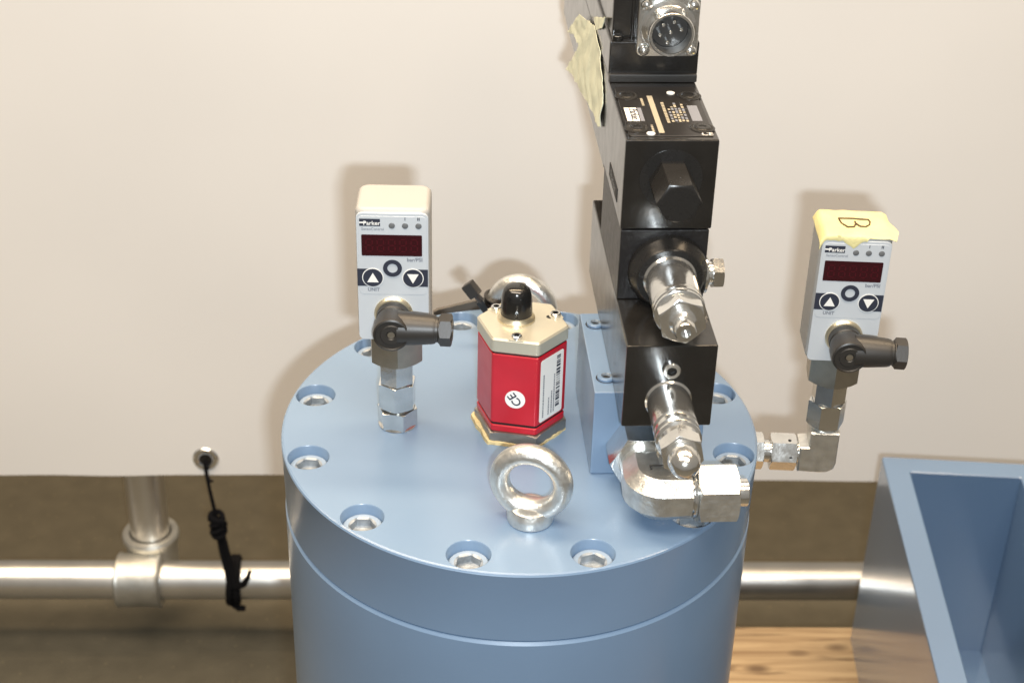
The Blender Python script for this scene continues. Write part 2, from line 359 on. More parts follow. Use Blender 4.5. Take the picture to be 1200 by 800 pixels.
# ================================================================== HYDRAULIC CYLINDER
cy = thing('hydraulic_cylinder', (0, 0, ZP), 0, 'large blue painted round hydraulic cylinder with a bolted end cap', 'cylinder')
HC = -ZP
capm = MB(); capm.lathe([(117.6, HC - 39.4), (118.8, HC - 38.4), (119.5, HC - 1.3), (119.1, HC - .4), (118.2, HC)], seg=192)
cap = capm.build('end_cap', 'blue', cy)
cut = MB(); PH = 3.29; RB = 108.0
bolt_pos = []
for k in range(12):
    a = R(-15 + 30 * k + PH); x, y = RB * math.sin(a), -RB * math.cos(a); bolt_pos.append((x, y))
    cut.lathe([(9.9, HC - 14), (9.9, HC - .45), (10.9, HC + .6), (10.9, HC + 5)], T(x, y, 0), 48)
cuto = cut.build('cut', 'blue', cy); bpy.context.view_layer.update(); boolean(cap, cuto)
bar = MB(); bar.lathe([(100, 0), (119.3, 0), (119.3, HC - 41.2), (118.2, HC - 39.6), (100, HC - 39.6)], seg=192)
bar.build('barrel', 'blue', cy)
def ring6(af, z, seg=60, rot=0):
    out = []
    for j in range(seg):
        a = 2 * math.pi * j / seg; q = (a + math.pi / 6) % (math.pi / 3) - math.pi / 6; r = af / 2 / math.cos(q)
        out.append((r * math.cos(a + rot), r * math.sin(a + rot), z))
    return out
def ringc(r, z, seg=60, rot=0): return [(r * math.cos(2 * math.pi * j / seg + rot), r * math.sin(2 * math.pi * j / seg + rot), z) for j in range(seg)]
def socket_head(r, h, af, depth, name):
    q = MB(); q.rings([ringc(r, 0), ringc(r, h - r * .09), ringc(r * .91, h), ringc(af / 2 * 1.22, h), ring6(af, h - .6), ring6(af, h - depth), ringc(.3, h - depth - 1)], mi=[0, 0, 0, 1, 1, 1])
    return q.mesh(name)
bm0 = socket_head(9.5, 8.6, 10.8, 4.2, 'bolt')
for k, (x, y) in enumerate(bolt_pos):
    if k == 0:
        bm0.materials.append(M['blue_head']); bm0.materials.append(M['socket'])
    o = bpy.data.objects.new('bolt', bm0); C.objects.link(o); o.parent = cy
    o.location = Vector((x, y, HC - 13.4)) * S; o.rotation_euler = (0, 0, random.random() * 6)

# ================================================================== EYE BOLTS
def eye_bolt(x, y, rz, label, lean=0):
    t_ = thing('eye_bolt', (x, y, 0), rz, label, 'eye bolt', 'lifting eye bolts on the cylinder cap')
    q = MB(); q.lathe([(9.6, 0), (10.6, .5), (10.9, 2), (10.6, 5), (9.4, 7.5), (6.5, 9)], seg=40)
    q.build('collar', 'steel_cast', t_)
    q = MB(); rg = []
    for i in range(64):
        a = 2 * math.pi * i / 64; rr = 4.6 + .9 * max(0, -math.sin(a)) ** 4
        rg.append([((15 + rr * math.cos(2 * math.pi * j / 20)) * math.cos(a), rr * 1.12 * math.sin(2 * math.pi * j / 20), 21 + (15 + rr * math.cos(2 * math.pi * j / 20)) * math.sin(a)) for j in range(20)])
    q.rings(rg, close=True)
    q.build('ring', 'steel_cast', t_, sharp=60)
    return t_
eye_bolt(5.5, -78.5, -14, 'zinc-plated eye bolt standing alone in front of the red sensor')
eye_bolt(0, 83, -12, 'zinc-plated eye bolt behind the red sensor, holding a black cable tie')

# dark plate standing at the cap's rear rim
q = MB(); q.prism([(-22, -30), (24, -30), (24, 6.0), (14, 7.2), (-20, 1.4), (-22, .4)], -1.1, 1.1, FRONT, bev=.25)
q.build('bracket_plate', 'bracket', label='dark grey-brown flat plate standing at the cap rim beside the rear eye bolt', cat='plate', mx=T(-28.5, 117.6, 0) @ RZ(13.6))

# cable tie on the rear eye bolt
q = MB()
er = RZ(-12)
def ebl(x, y, z): p_ = er @ Vector((x, y, z)); return (p_.x, p_.y + 83, p_.z)
pp = []
for i in range(20):
    a = 2 * math.pi * i / 20; ca = R(165); rr = 15 + 5.9 * math.cos(a)
    pp.append(ebl(rr * math.cos(ca), 6.3 * math.sin(a), 21 + rr * math.sin(ca)))
q.tube(pp, 1.1, seg=8, closed=True)
q.tube([ebl(-19, -5, 22), ebl(-21, -6.5, 25), ebl(-25, -7, 29.5)], [2.0, 2.0, 1.7], seg=8)
tie = q.build('cable_tie', 'black_plastic', label='black plastic cable tie looped on the rear eye bolt ring', cat='cable tie')
q = MB(); q.box(-3.4, 3.4, -2.6, 2.6, 0, 8.5, .7, T(*ebl(-24, -6.5, 28)) @ RZ(-20) @ RY(-42)); q.build('tie_head', 'black_plastic', tie)
q = MB(); q.box(-2.4, 2.4, -2.2, 2.2, 0, 7, .5, T(*ebl(-17.5, -6.5, 20)) @ RZ(-20) @ RY(-40)); q.build('tie_strap', 'black_gloss', tie)

# ================================================================== POSITION TRANSDUCER
tr = thing('position_sensor', (0, 0, 0), -9.6, 'red hexagonal position sensor with champagne lid and black cap', 'position sensor')
def hexpoly(Rc, r, n=4):
    pts = []
    for k in range(6):
        a = R(-120 + 60 * k); cc = Vector((Rc * math.cos(a), Rc * math.sin(a)))
        nrm = (R(-120 + 60 * k - 30), R(-120 + 60 * k + 30)); ce = cc * (1 - r / (Rc * math.cos(R(30))))
        for i in range(n + 1):
            b_ = nrm[0] + (nrm[1] - nrm[0]) * i / n; pts.append((ce.x + r * math.cos(b_), ce.y + r * math.sin(b_)))
    return pts
q = MB(); q.hexnut(40.5, 0.4, 7.2, rot=30, rc=21.4); q.build('hex_nut', 'nut_grey', tr)
q = MB(); q.prism(hexpoly(22.4, 2), 7.2, 11, bev=.5); q.build('base_flange', 'red', tr)
for z0, z1 in ((11, 12.2), (51.3, 52.4)):
    q = MB(); q.prism(hexpoly(21.7, 2), z0, z1); q.build('seam', 'black_flat', tr)
hs = MB(); hs.prism(hexpoly(22.4, 2), 12.2, 51.5, bev=.5); hs.build('housing', 'red', tr)
q = MB(); q.prism(hexpoly(22.9, 2.6), 52.3, 60.2, bev=.9)
lid = q.build('lid', 'gold', tr)
APO = 22.4 * math.cos(R(30))
for k in (0, 2, 4):       # lid screws in small notches at every other face
    a = -90 + 60 * k
    mm = RZ(a + 90) @ T(0, -APO + 2.4, 60.25)
    q = MB(); q.box(-3.6, 3.6, -2.9, 3.2, -.1, .12, .05, mm, mi=0)
    q.rings([ringc(2.6, 0), ringc(2.6, 1.3), ringc(2.2, 1.7), ringc(1.5, 1.7), ring6(2.2, 1.6), ring6(2.2, .5), ringc(.2, .4)], mm, mi=[1, 1, 1, 2, 2, 2])
    q.build('lid_screw', ['gold', 'zinc', 'black_flat'], tr)
q = MB(); q.prism([(x, y * .8) for x, y in circ(2.1, 20)], 0, .12, T(12.6, 6.5, 60.2)); q.build('lid_vent', 'black_flat', lid)
q = MB(); q.lathe([(9.2, 59.9), (9.2, 61.2), (8.2, 62.4), (8, 63.4), (7.6, 63.4)], T(-3.5, 1.5, 0)); q.build('connector_ring', 'brass', tr)
q = MB(); q.lathe([(7.7, 61.6), (7.8, 63), (7.5, 71), (7.1, 74), (6.4, 76.2), (5.2, 77.6), (3.2, 78.3), (0.4, 78.4)], T(-3.5, 1.5, 0), 40)
q.build('connector_cap', 'black_gloss', tr)
# CE sticker on the front face, product label on the right-hand oblique face
face = T(0, -APO - .06, 0) @ FRONT
q = MB(); q.prism(circ(5.0, 32), 0, .12, face @ T(0.5, 27, 0))
q.text('CE', 6.2, face @ T(.5, 27, .2) @ RZ(128), 1, .08); q.build('ce_sticker', ['label', 'ink'], tr)
fr2 = RZ(60) @ face
q = MB(); q.prism(rrect(17.4, 35.5, 1.4), 0, .12, fr2 @ T(-.4, 31.2, 0))
LB = fr2 @ T(-.4, 31.2, .2)
y = -13.5
while y < 15:
    wbar = random.choice((.35, .6, .9, 1.3)); q.add([(3.4, y, 0), (6.4, y, 0), (6.4, y + wbar, 0), (3.4, y + wbar, 0)], [(0, 1, 2, 3)], LB, 1); y += wbar + random.choice((.35, .5, .9))
for x0, ln in ((1.6, 22), (-.2, 13), (-2.4, 10), (-6.6, 24)):   # rows of small print, unreadable in the photograph
    y = -15.5
    while y < -15.5 + ln:
        wb = random.uniform(.4, 1.0); q.add([(x0, y, 0), (x0 + .95, y, 0), (x0 + .95, y + wb, 0), (x0, y + wb, 0)], [(0, 1, 2, 3)], LB, 2); y += wb + .28
q.build('product_label', ['label', 'ink', 'ink_grey'], tr)
# squeezed-out sealant round the nut
q = MB(); rg = []
for i in range(72):
    a = 2 * math.pi * i / 72; d = noise.noise((2.2 * math.cos(a), 2.2 * math.sin(a), 4)); d2 = noise.noise((7 * math.cos(a), 7 * math.sin(a), 1))
    left = max(0, math.cos(a - R(195))); hr = 20.25 / math.cos(a % (math.pi / 3) - math.pi / 6)
    ro = hr + .3 + .8 * d + .7 * d2 + 1.5 * left; zt = 1.6 + 1.1 * d2 + 1.8 * left
    rg.append([(r_ * math.cos(a), r_ * math.sin(a), z_) for r_, z_ in ((19.5, 0), (max(ro, 19.9), 0), (max(ro, 20) - .2, max(.5, zt * .7)), (19.9, max(.8, zt)), (19.5, max(.8, zt)))])
q.rings(rg, close=True); q.build('sealant', 'sealant', tr)

# ================================================================== PRESSURE SENSORS
def pressure_sensor(loc, rz, label, zb, left):
    """zb = height of the housing's underside above the thing's base"""
    t_ = thing('pressure_sensor', loc, rz, label, 'pressure sensor', 'digital pressure sensors')
    W2, D2, HH = 17.2, 14.0, 69.0
    # housing: rounded box, crowned top
    q = MB(); rg = []
    def rr_(w_, d_, r_, z_): return [(x, y, z_) for x, y in rrect(w_, d_, r_, 0, 0, 6)]
    for ins, z_ in ((2.0, 0), (.6, .6), (0, 2.2)): rg.append(rr_(2 * (W2 - ins), 2 * (D2 - ins), 4.2, zb + z_))
    for ins, z_ in ((0, HH - 3.2), (.35, HH - 1.6), (1.2, HH - .5), (2.6, HH)): rg.append(rr_(2 * (W2 - ins), 2 * (D2 - ins), 4.2, zb + z_))
    q.rings(rg); q.build('housing', 'housing', t_, sharp=50)
    fp = T(0, -D2, zb) @ FRONT          # front face frame: x right, y up (from underside), z out
    q = MB(); q.prism(rrect(33.2, 67.0, 2.6, 0, 33.6), -.4, .45, fp, bev=.25); panel = q.build('front_panel', 'panel', t_)
    q = MB(); q.prism(rrect(31.6, 40.6, 2.2, 0, 45.2), .3, .62, fp, bev=.12); q.build('front_foil', 'panel', panel)
    def X(c): return (c - 359) * .0822
    def Y(c): return 67.0 - (c - 262) * .0882
    zf = .70
    f2 = fp @ T(0, 0, zf)
    q = MB(); q.prism(rrect(X(525) - X(185), Y(385) - Y(508), .5, (X(525) + X(185)) / 2, (Y(385) + Y(508)) / 2, 3), -.1, .12, f2)
    disp = q.build('display', 'display', t_)
    q = MB()
    def seg(x0, y0, x1, y1): q.add([(x0, y0, .2), (x1, y0, .2), (x1, y1, .2), (x0, y1, .2)], [(0, 1, 2, 3)], f2)
    dw = 2.9; dh = 6.2; yc = (Y(385) + Y(508)) / 2
    for k in range(5):
        xc = X(355) + (k - 2) * 5.2
        for yy in (-dh / 2, 0, dh / 2): seg(xc - dw / 2 + .4, yc + yy - .35, xc + dw / 2 - .4, yc + yy + .35)
        for xx in (-dw / 2, dw / 2):
            for yy in (-dh / 2 + .5, .5): seg(xc + xx - .35, yc + yy, xc + xx + .35, yc + yy + dh / 2 - 1)
    q.build('digit_segments', 'segment', disp)
    # mode button ring
    q = MB(); q.lathe([(2.4, .1), (2.4, .4), (4.4, .4), (4.4, .1)], f2 @ T(X(357), Y(580), 0), 40, close=True)
    q.build('mode_button', 'ink', t_)
    for cx, x0, x1, up in ((X(245), X(157), X(245), 1), (X(472), X(472), X(557), -1)):
        cyy = Y(638)
        q = MB(); q.add([(x0, cyy - 4.55, .02), (x1, cyy - 4.55, .02), (x1, cyy + 4.55, .02), (x0, cyy + 4.55, .02)], [(0, 1, 2, 3)], f2)
        q.prism(circ(5.0, 40), .02, .22, f2 @ T(cx, cyy, 0), mi=1)
        q.prism(circ(4.6, 40), .2, .42, f2 @ T(cx, cyy, 0))
        bt = q.build('arrow_button', ['ink', 'white_print'], t_)
        q = MB(); h_ = 2.3 * up; q.add([(-2.7, -h_, .5), (2.7, -h_, .5), (0, h_ * 1.15, .5)], [(0, 1, 2)], f2 @ T(cx, cyy, 0)); q.build('arrow', 'white_print', bt)
    for cx in (357, 431, 506):
        q = MB(); q.lathe([(1.45, -.1), (1.45, .12), (1.0, .3), (.1, .35)], f2 @ T(X(cx), Y(332), 0), 24); q.build('indicator', 'lens', t_)
    # brand block and print
    q = MB(); lx0, lx1, ly0, ly1 = X(176), X(292), Y(336), Y(294)
    q.add([(lx0, ly0, .02), (lx1, ly0, .02), (lx1, ly1, .02), (lx0, ly1, .02)], [(0, 1, 2, 3)], f2)
    q.add([(lx0, (ly0 + ly1) / 2 - .45, .05), (lx0 + 3, (ly0 + ly1) / 2 - .45, .05), (lx0 + 3, (ly0 + ly1) / 2 + .3, .05), (lx0, (ly0 + ly1) / 2 + .3, .05)], [(0, 1, 2, 3)], f2, 1)
    q.text('Parker', 2.9, f2 @ T((lx0 + lx1) / 2 + .9, (ly0 + ly1) / 2 - .35, .1), 1, .05)
    q.text('SensoControl', 1.9, f2 @ T(X(250), Y(353), .05), 2, .01, .98)
    q.text('I', 2.2, f2 @ T(X(431), Y(293), .05), 0, .05); q.text('II', 2.2, f2 @ T(X(506), Y(293), .05), 0, .05, 1.2)
    q.text('bar/PSI', 2.6, f2 @ T(X(483), Y(530), .05), 2, .06); q.text('UNIT', 2.4, f2 @ T(X(248), Y(711), .05), 2, .05)
    q.build('lettering', ['ink', 'white_print', 'ink_grey'], panel)
    # M12 plug
    zc = zb + 14.5
    pm = T(0, -D2, zc) @ FRONT
    q = MB(); q.lathe([(9.2, -.5), (9.2, 1.2), (8.4, 2.2), (7.4, 2.4), (7.4, 4)], pm); q.build('plug_socket_ring', 'brass', t_)
    q = MB(); q.lathe([(7.3, 2.2), (7.9, 3), (7.9, 7), (7.4, 7.6), (7.8, 8.4), (8.3, 12), (8.5, 20), (8.3, 21), (7.6, 21.4), (7.2, 20.7), (5.2, 20.7), (4.8, 21.1), (2.4, 21.1), (1.8, 20.4), (.2, 20.2)], pm, 48)
    dr = T(0, -D2 - 13.6, zc) @ RZ(-3) @ RIGHT @ RX(0)
    q.lathe([(8.1, 3), (7.8, 10), (7.0, 19), (6.6, 20.4)], dr, 40)
    plug = q.build('angled_plug', 'black_plastic', t_)
    q = MB(); q.lathe([(6.2, 20), (6.0, 21.6), (6.6, 22), (6.6, 22.6)], dr, 40); q.hexnut(13.4, 22.4, 28.0, dr, rc=6.9); q.lathe([(5.2, 27), (5.0, 28.4), (3.2, 28.4), (3.2, 26)], dr, 32)
    q.build('plug_nut', 'black_plastic', plug)
    q = MB(); q.lathe([(1.8, 0), (1.7, .5), (.2, .6)], pm @ T(0, 0, 20.3), 20); q.build('plug_screw', 'zinc_dark', plug)
    # process connection, from the housing down
    q = MB(); q.hexnut(24.5, zb - 17.5, zb + .3, rot=6 if left else -3, rc=12.6); q.build('body_hexagon', 'zinc_dark', t_)
    q = MB(); q.hexnut(15.6, zb - 31, zb - 17.3, rot=2, ch0=False, ch1=False); q.build('adapter', 'zinc', t_)
    q = MB(); q.hexnut(17, zb - 45.5, zb - 31.5, rot=-4 if left else 34, rc=8.9); q.lathe([(7.2, zb - 31.9), (7.6, zb - 30.8)], seg=32); q.build('union_nut', 'zinc', t_)
    if left:
        q = MB(); q.lathe([(6, zb - 48), (6, zb - 45)], seg=32); q.hexnut(17.6, 0, zb - 46.8, rot=20, rc=9.2); q.lathe([(9.6, 0), (9.8, .3), (9.6, .8)]); q.build('screw_in_stud', 'zinc', t_)
    else:
        za = 7.8              # the base of this one is the underside of its elbow
        q = MB(); q.lathe([(7.0, zb - 49), (6.2, zb - 48), (6.2, zb - 45)], seg=32)
        # elbow body: square-ish bar that turns from vertical to horizontal
        pts = []
        for i in range(7):
            a = R(90 * i / 6); pts.append((-6 + 6 * math.cos(a), -6 - 6 * math.sin(a) + 6))
        prof = [(-7.6, zb - 47.5 - za)] if False else None
        poly = [(-7.5, zb - 48), (7.4, zb - 48), (7.6, za - 2), (6.6, za - 5.5), (3.5, za - 7.4), (-.5, za - 7.8), (-12, za - 7.4), (-12, za + 7.4), (-7.5, za + 8)]
        q.prism(poly, -7.2, 7.2, FRONT, bev=.9)
        q.build('elbow', 'steel_cast', t_, sharp=25)
        hm = T(0, 0, za) @ LEFT
        q = MB(); q.lathe([(7.2, 11), (6.3, 12), (6.3, 14)], hm, 32); q.hexnut(17, 13.2, 26.5, hm, rot=0, rc=8.9); q.build('side_nut', 'zinc', t_)
        q = MB(); q.prism(circ(.9, 16), 0, .3, T(-16.5, -8.5, za + 1.8) @ FRONT); q.prism(circ(.9, 16), 0, .25, T(-17, -2, za + 8.45)); q.build('nut_hole', 'black_flat', t_)
        q = MB(); q.lathe([(5.8, 25), (5.8, 30.5)], hm, 32); q.hexnut(17, 30.3, 41.2, hm, rot=0, rc=8.9); q.build('port_stud', 'zinc', t_)
    return t_
pressure_sensor((-61.5, -1.8, 0), 1.0, 'digital pressure sensor on a straight fitting atop the blue cylinder cap', 57, True)
PRX, PRY, PRZ = 158.6, 22, -28.0
pressure_sensor((PRX, PRY, PRZ - 7.8), -1.5, 'digital pressure sensor with yellow tape on top, on an elbow beside the cylinder', 37.2 - (PRZ - 7.8), False)

# ---- masking tape marked B over the right-hand sensor's top
tp = MB(); NI, NJ = 40, 22
zt = 37.2 + 69.0
def tape_pt(i, j):
    s = -1 + 2 * i / NI; v = j / NJ           # v: 0 back edge, 1 front edge
    x = s * 17.5
    nb = noise.noise((s * 3.1, 0, 5)); nf = noise.noise((s * 4.3, 2, 8))
    yb_ = 13.6 + .8 * nb; drop = 2.6 + 1.6 * nf + (3.6 * max(0, 1 - abs(s + .1) / .3)) - (2.4 if s > .3 else 0)
    drop = max(.8, drop)
    tot = yb_ + 14.6 + drop; d = v * tot
    if d < yb_ + 14.6: y, z = yb_ - d, zt + .55
    else: y, z = -14.75, zt + .35 - (d - yb_ - 14.6)
    z -= .030 * max(0, abs(y) - 10.5) ** 2 if y > -14.7 else 0
    ex = max(0, abs(s) - .86) / .14
    if s < 0: z -= 4.2 * ex ** 1.5; x -= .4 * ex
    else: x += (3.0 * ex) * max(0, 1 - abs(v - .68) / .4); z -= 1.2 * ex
    z += .5 * noise.noise((s * 2.4, v * 3, 1)) + .15
    return (x, y, z)
top = [tape_pt(i, j) for j in range(NJ + 1) for i in range(NI + 1)]
W_ = NI + 1; k = len(top)
low = [(p[0], p[1] + (.35 if p[1] < -14.6 else 0), p[2] - .35) for p in top]
fs = []
for j in range(NJ):
    for i in range(NI):
        a = j * W_ + i; fs += [(a, a + 1, a + 1 + W_, a + W_), (k + a, k + a + W_, k + a + 1 + W_, k + a + 1)]
edge = [i for i in range(W_)] + [j * W_ + NI for j in range(1, NJ + 1)] + [NJ * W_ + i for i in range(NI - 1, -1, -1)] + [j * W_ for j in range(NJ - 1, 0, -1)]
for a, b_ in zip(edge, edge[1:] + edge[:1]): fs.append((a, k + a, k + b_, b_))
tp.add(top + low, fs)
tpo = tp.build('masking_tape', 'tape', sharp=70, label='yellow masking tape marked B over the right-hand sensor top', cat='tape', mx=T(PRX, PRY, 0) @ RZ(-1.5))
q = MB(); strokes = [[(-4.6, 3.3), (0, 3.5), (4.6, 3.0)], [(-4.6, 3.3), (-4.2, -.6), (-2.6, -3.4), (-.6, -3.2), (.3, -.4), (.2, 1.2)], [(.3, -.4), (1.4, -2.6), (3.0, -2.9), (4.4, -1.2), (4.9, 1.2), (4.6, 3.0)]]
for st in strokes: q.tube([(x * 1.55, y * 1.35 - 1.0, zt + 1.05) for x, y in st], .42, seg=6)
q.build('letter_b', 'pen', tpo)

# ================================================================== BLUE MOUNTING BLOCK AND VALVE STACK
VX, VY, VA = 45.3, -70.4, 4.0
VM = T(VX, VY, 0) @ RZ(VA)
def vloc(u, v, z): return VM @ Vector((u, v, z))
def vthing(name, u, v, z, label, cat): return thing(name, vloc(u, v, z), VA, label, cat)
mb = vthing('mounting_block', 0, 0, 0, 'blue painted manifold block bolted to the cap under the black valves', 'block')
q = MB(); q.box(-9.2, 44.0, 29.0, 104, 0.1, 46.7, .9); q.build('block', 'blue', mb)
smesh = socket_head(4.3, 4.2, 4, 2.4, 'block_screw'); smesh.materials.append(M['blue']); smesh.materials.append(M['socket'])
for v in (41.5, 92):
    q = MB(); q.lathe([(5.2, -.05), (5.2, .10), (4.6, .12)], T(-2.4, v, 46.75), 32); q.lathe([(0.2, .13), (4.9, .14)], T(-2.4, v, 46.75), 32, mi=1)
    rec = q.build('screw_recess', ['blue', 'black_flat'], mb)
    o = bpy.data.objects.new('block_screw', smesh); C.objects.link(o); o.parent = mb; o.location = Vector((-2.4, v, 44.2)) * S

def cartridge(parent, mx, prof, hexaf, h0, h1, tip, name, socket=True):
    q = MB(); q.lathe(prof, mx, 48); c_ = q.build(name, 'zinc', parent)
    q = MB(); q.hexnut(hexaf, h0, h1, mx, rot=12, rc=hexaf / 2 * .97); q.build('lock_nut', 'zinc', c_)
    q = MB(); q.lathe(tip, mx, 32); q.build('adjusting_tip', 'zinc', c_)
    return c_

# base valve
bv = vthing('base_valve', 0, 0, 46.75, 'lowest long black valve block, with a silver cartridge and round plug', 'valve')
q = MB(); q.box(0, 40.6, 0, 148, 0.1, 42.4, .8); q.build('block', 'black_paint', bv)
cartridge(bv, T(20.3, 0, 14.0) @ FRONT,
          [(10.6, -1), (10.6, .6), (9.8, 1.4), (9.9, 2.2), (10.0, 23), (9.3, 23.6), (9.3, 25.4), (10.1, 26), (10.1, 28.2), (9.2, 28.8), (9.2, 30.2), (10.1, 30.8), (10.1, 32), (9.0, 33), (8.6, 36)], 17.2, 35.5, 43.5,
          [(6.8, 43), (7.1, 45), (7.0, 48), (6.2, 51.5), (4.4, 54), (2.2, 55), (.2, 55.1)], 'cartridge')
pg = socket_head(4.0, 2.2, 3.6, 1.6, 'screw_plug'); pg.materials.append(M['zinc']); pg.materials.append(M['black_flat'])
o = bpy.data.objects.new('screw_plug', pg); C.objects.link(o); o.parent = bv; mm = T(20.6, .3, 30.1) @ FRONT; mm.translation *= S; o.matrix_basis = mm

# sandwich valve
sv = vthing('sandwich_valve', 0, 42, 89.25, 'middle black cast valve block with a silver cartridge and side plug', 'valve')
q = MB(); q.box(0.2, 40.4, 0, 70, 0, 35.3, .8); q.build('block', 'black_cast', sv)
cm_ = T(22.6, 0, 15.0) @ FRONT
q = MB(); q.lathe([(18.2, -.5), (18.2, 2.5), (17.6, 3.6), (15.4, 8.5), (14.6, 9.2), (12.8, 9.2)], cm_, 56); q.build('boss', 'black_steel', sv)
cartridge(sv, cm_, [(12.2, 8.8), (12.2, 10), (11.4, 11.2), (11.3, 33), (10.8, 34), (10.8, 35.4), (11.5, 35.8), (11.5, 37.4), (10.8, 38), (11.3, 38.6), (11.3, 40), (9.5, 41)], 19.2, 40.5, 48,
          [(6.2, 47.5), (6.0, 49.5), (5.0, 50.5), (4.9, 55.5), (4.3, 57), (2.2, 57), (2.2, 54), (.2, 54)], 'cartridge')
pm = T(40.3, 8, 9.0) @ RIGHT
q = MB(); q.lathe([(9, 0), (9.4, .5), (9.2, 1.6), (5.5, 3), (5.5, 5)], pm, 40); q.hexnut(13, 4.6, 9.6, pm, rot=30, rc=6.8); q.build('side_plug', 'zinc', sv)

# proportional directional valve
dv = vthing('directional_valve', 0, 42, 124.75, 'topmost black directional valve with nameplate and round silver connector', 'valve')
q = MB(); q.box(-.2, 41.2, 0, 71, 0.2, 43.5, .9); body = q.build('body', 'black_paint', dv)
hm = T(21, 0, 25.0) @ FRONT
q = MB(); q.lathe([(14, -.3), (14, .25), (12.5, .3)], hm, 48); q.hexnut(17.2, .2, 26, hm, rot=30, rc=7.7, ch0=False); q.build('hex_plug', 'black_steel', dv)
# nameplate on top
ZT = 43.5
q = MB(); q.prism(rrect(37.6, 58, 2.0, 20.5, 32.5), ZT - .1, ZT + .5, bev=.15); npl = q.build('nameplate', 'plate', dv)
for (u, v) in ((6.2, 12.0), (35.3, 12.0), (6.2, 50), (35.3, 50)):
    q = MB(); q.lathe([(5.6, 0), (5.6, .5), (5.0, .7)], T(u, v, ZT + .2), 32, mi=1); q.lathe([(.2, .72), (4.7, .74)], T(u, v, ZT + .2), 32, mi=0)
    q.rings([ringc(3.7, .74), ringc(3.7, .9), ringc(3.3, 1.1), ringc(2.1, 1.1), ring6(3.2, 1.05), ring6(3.2, .85), ringc(.2, .8)], T(u, v, ZT + .2), mi=1)
    q.build('mounting_screw', ['black_flat', 'black_steel'], dv)
NP = T(0, 0, ZT + .56)
q = MB()
def bar_(u0, u1, v0, v1, mi, z=0): q.add([(u0, v0, z), (u1, v0, z), (u1, v1, z), (u0, v1, z)], [(0, 1, 2, 3)], NP, mi)
bar_(3.0, 8.6, 20, 35.5, 1); bar_(9.0, 10.8, 20, 35.5, 2)
q.text('Parker', 4.6, NP @ T(6.9, 27.8, .06) @ RZ(-90), 3, .12)
bar_(5.2, 5.6, 20, 35.5, 3, .05)
bar_(15.3, 17.8, 6.6, 50, 0); 
for u0, u1, v0, v1 in ((20.6, 22.0, 18, 42), (12.6, 13.6, 8, 16), (11.8, 13.0, 38, 47)):
    v = v0
    while v < v1:
        L_ = random.uniform(.8, 2.2); bar_(u0, u1, v, min(v1, v + L_), 0); v += L_ + .45
for u0 in (22.9, 24.5, 26.1, 27.7, 29.4):
    v = random.uniform(18, 20); e_ = random.uniform(34, 44)
    while v < e_:
        L_ = random.uniform(1, 3.2); bar_(u0, u0 + 1.1, v, min(e_, v + L_), 2 if random.random() < .5 else 0); v += L_ + random.uniform(.5, 1.6)
bar_(32.2, 36.8, 20, 38, 2)
for (u, v) in ((11.5, 5.6), (27.0, 53)):
    q.prism(circ(1.9, 20, u, v), 0, .35, NP, mi=1)
q.text('CE', 4.4, NP @ T(36.4, 5.2, .05), 1, .02)
q.build('plate_print', ['beige_print', 'white_print', 'ink_grey', 'ink', 'zinc'], npl)
# cast mark on the left side
q = MB(); q.box(-.45, 0, 16, 46, 6, 12.5, .1); q.text('Parker', 7, T(-.52, 31, 9.2) @ RZ(-90) @ FRONT, 1, .1); q.build('cast_mark', ['black_flat', 'black_steel'], body)
# solenoid housing behind, electronics housing on top
q = MB(); q.box(0, 41, 71.2, 300, -2.2, 44.9, .8); q.build('solenoid', 'black_paint', dv)
q = MB(); q.box(-.1, 41.6, 67.5, 72, 43.6, 47.6, .6); q.build('gasket', 'black_plastic', dv)
eh = MB(); eh.box(-.4, 42, 70, 300, 46.2, 62.8, .9); eh.box(.8, 41, 75, 299, 62.5, 125, 1.2); eh.box(9.6, 11.0, 73.6, 76, 62.6, 125, .5)
elec = eh.build('electronics_housing', 'black_paint', dv)
for u in (3.0, 39.6):
    o = bpy.data.objects.new('housing_screw', None)
hsm = socket_head(2.6, 2.6, 2.6, 1.4, 'housing_screw'); hsm.materials.append(M['black_gloss']); hsm.materials.append(M['black_flat'])
for (u, v) in ((3.4, 72.8), (38.9, 72.8)):
    o = bpy.data.objects.new('housing_screw', hsm); C.objects.link(o); o.parent = elec; o.location = Vector((u, v, 62.7)) * S
# round metal connector on a square flange
zc = 195.5 - 124.75; uc = 26.2
cmx = T(uc, 70.0, zc) @ FRONT
q = MB(); q.prism(rrect(28.6, 28.6, 2.6), -6, 2.2, cmx, bev=.4); con = q.build('connector_flange', 'zinc', dv)
q = MB(); q.lathe([(12.8, 2.0), (12.6, 3.4), (11.2, 4.2), (10.7, 6), (10.6, 12.5), (10.2, 13.2), (9.2, 13.2), (8.9, 12.6), (8.7, 2.2)], cmx, 56); q.build('connector_shell', 'zinc', con)
q = MB(); q.lathe([(8.75, 3.0), (8.6, 4.4), (.2, 4.6)], cmx, 40); q.build('connector_insert', 'black_plastic', con)
for k in range(6):
    a = R(60 * k + 15) if k < 5 else 0; rr = 5.0 if k < 5 else 0
    q = MB(); q.lathe([(1.0, 4), (1.0, 9.6), (.6, 10.2), (.05, 10.3)], cmx @ T(rr * math.cos(a), rr * math.sin(a), 0), 12); q.build('pin', 'zinc', con)
for sx in (-1, 1):
    for sy in (-1, 1):
        q = MB(); q.lathe([(2.7, 2), (2.7, 3.2), (2.2, 4.4), (1.2, 5.0), (.1, 5.1)], cmx @ T(sx * 10.9, sy * 10.9, 0), 24); q.build('flange_screw', 'zinc', con)

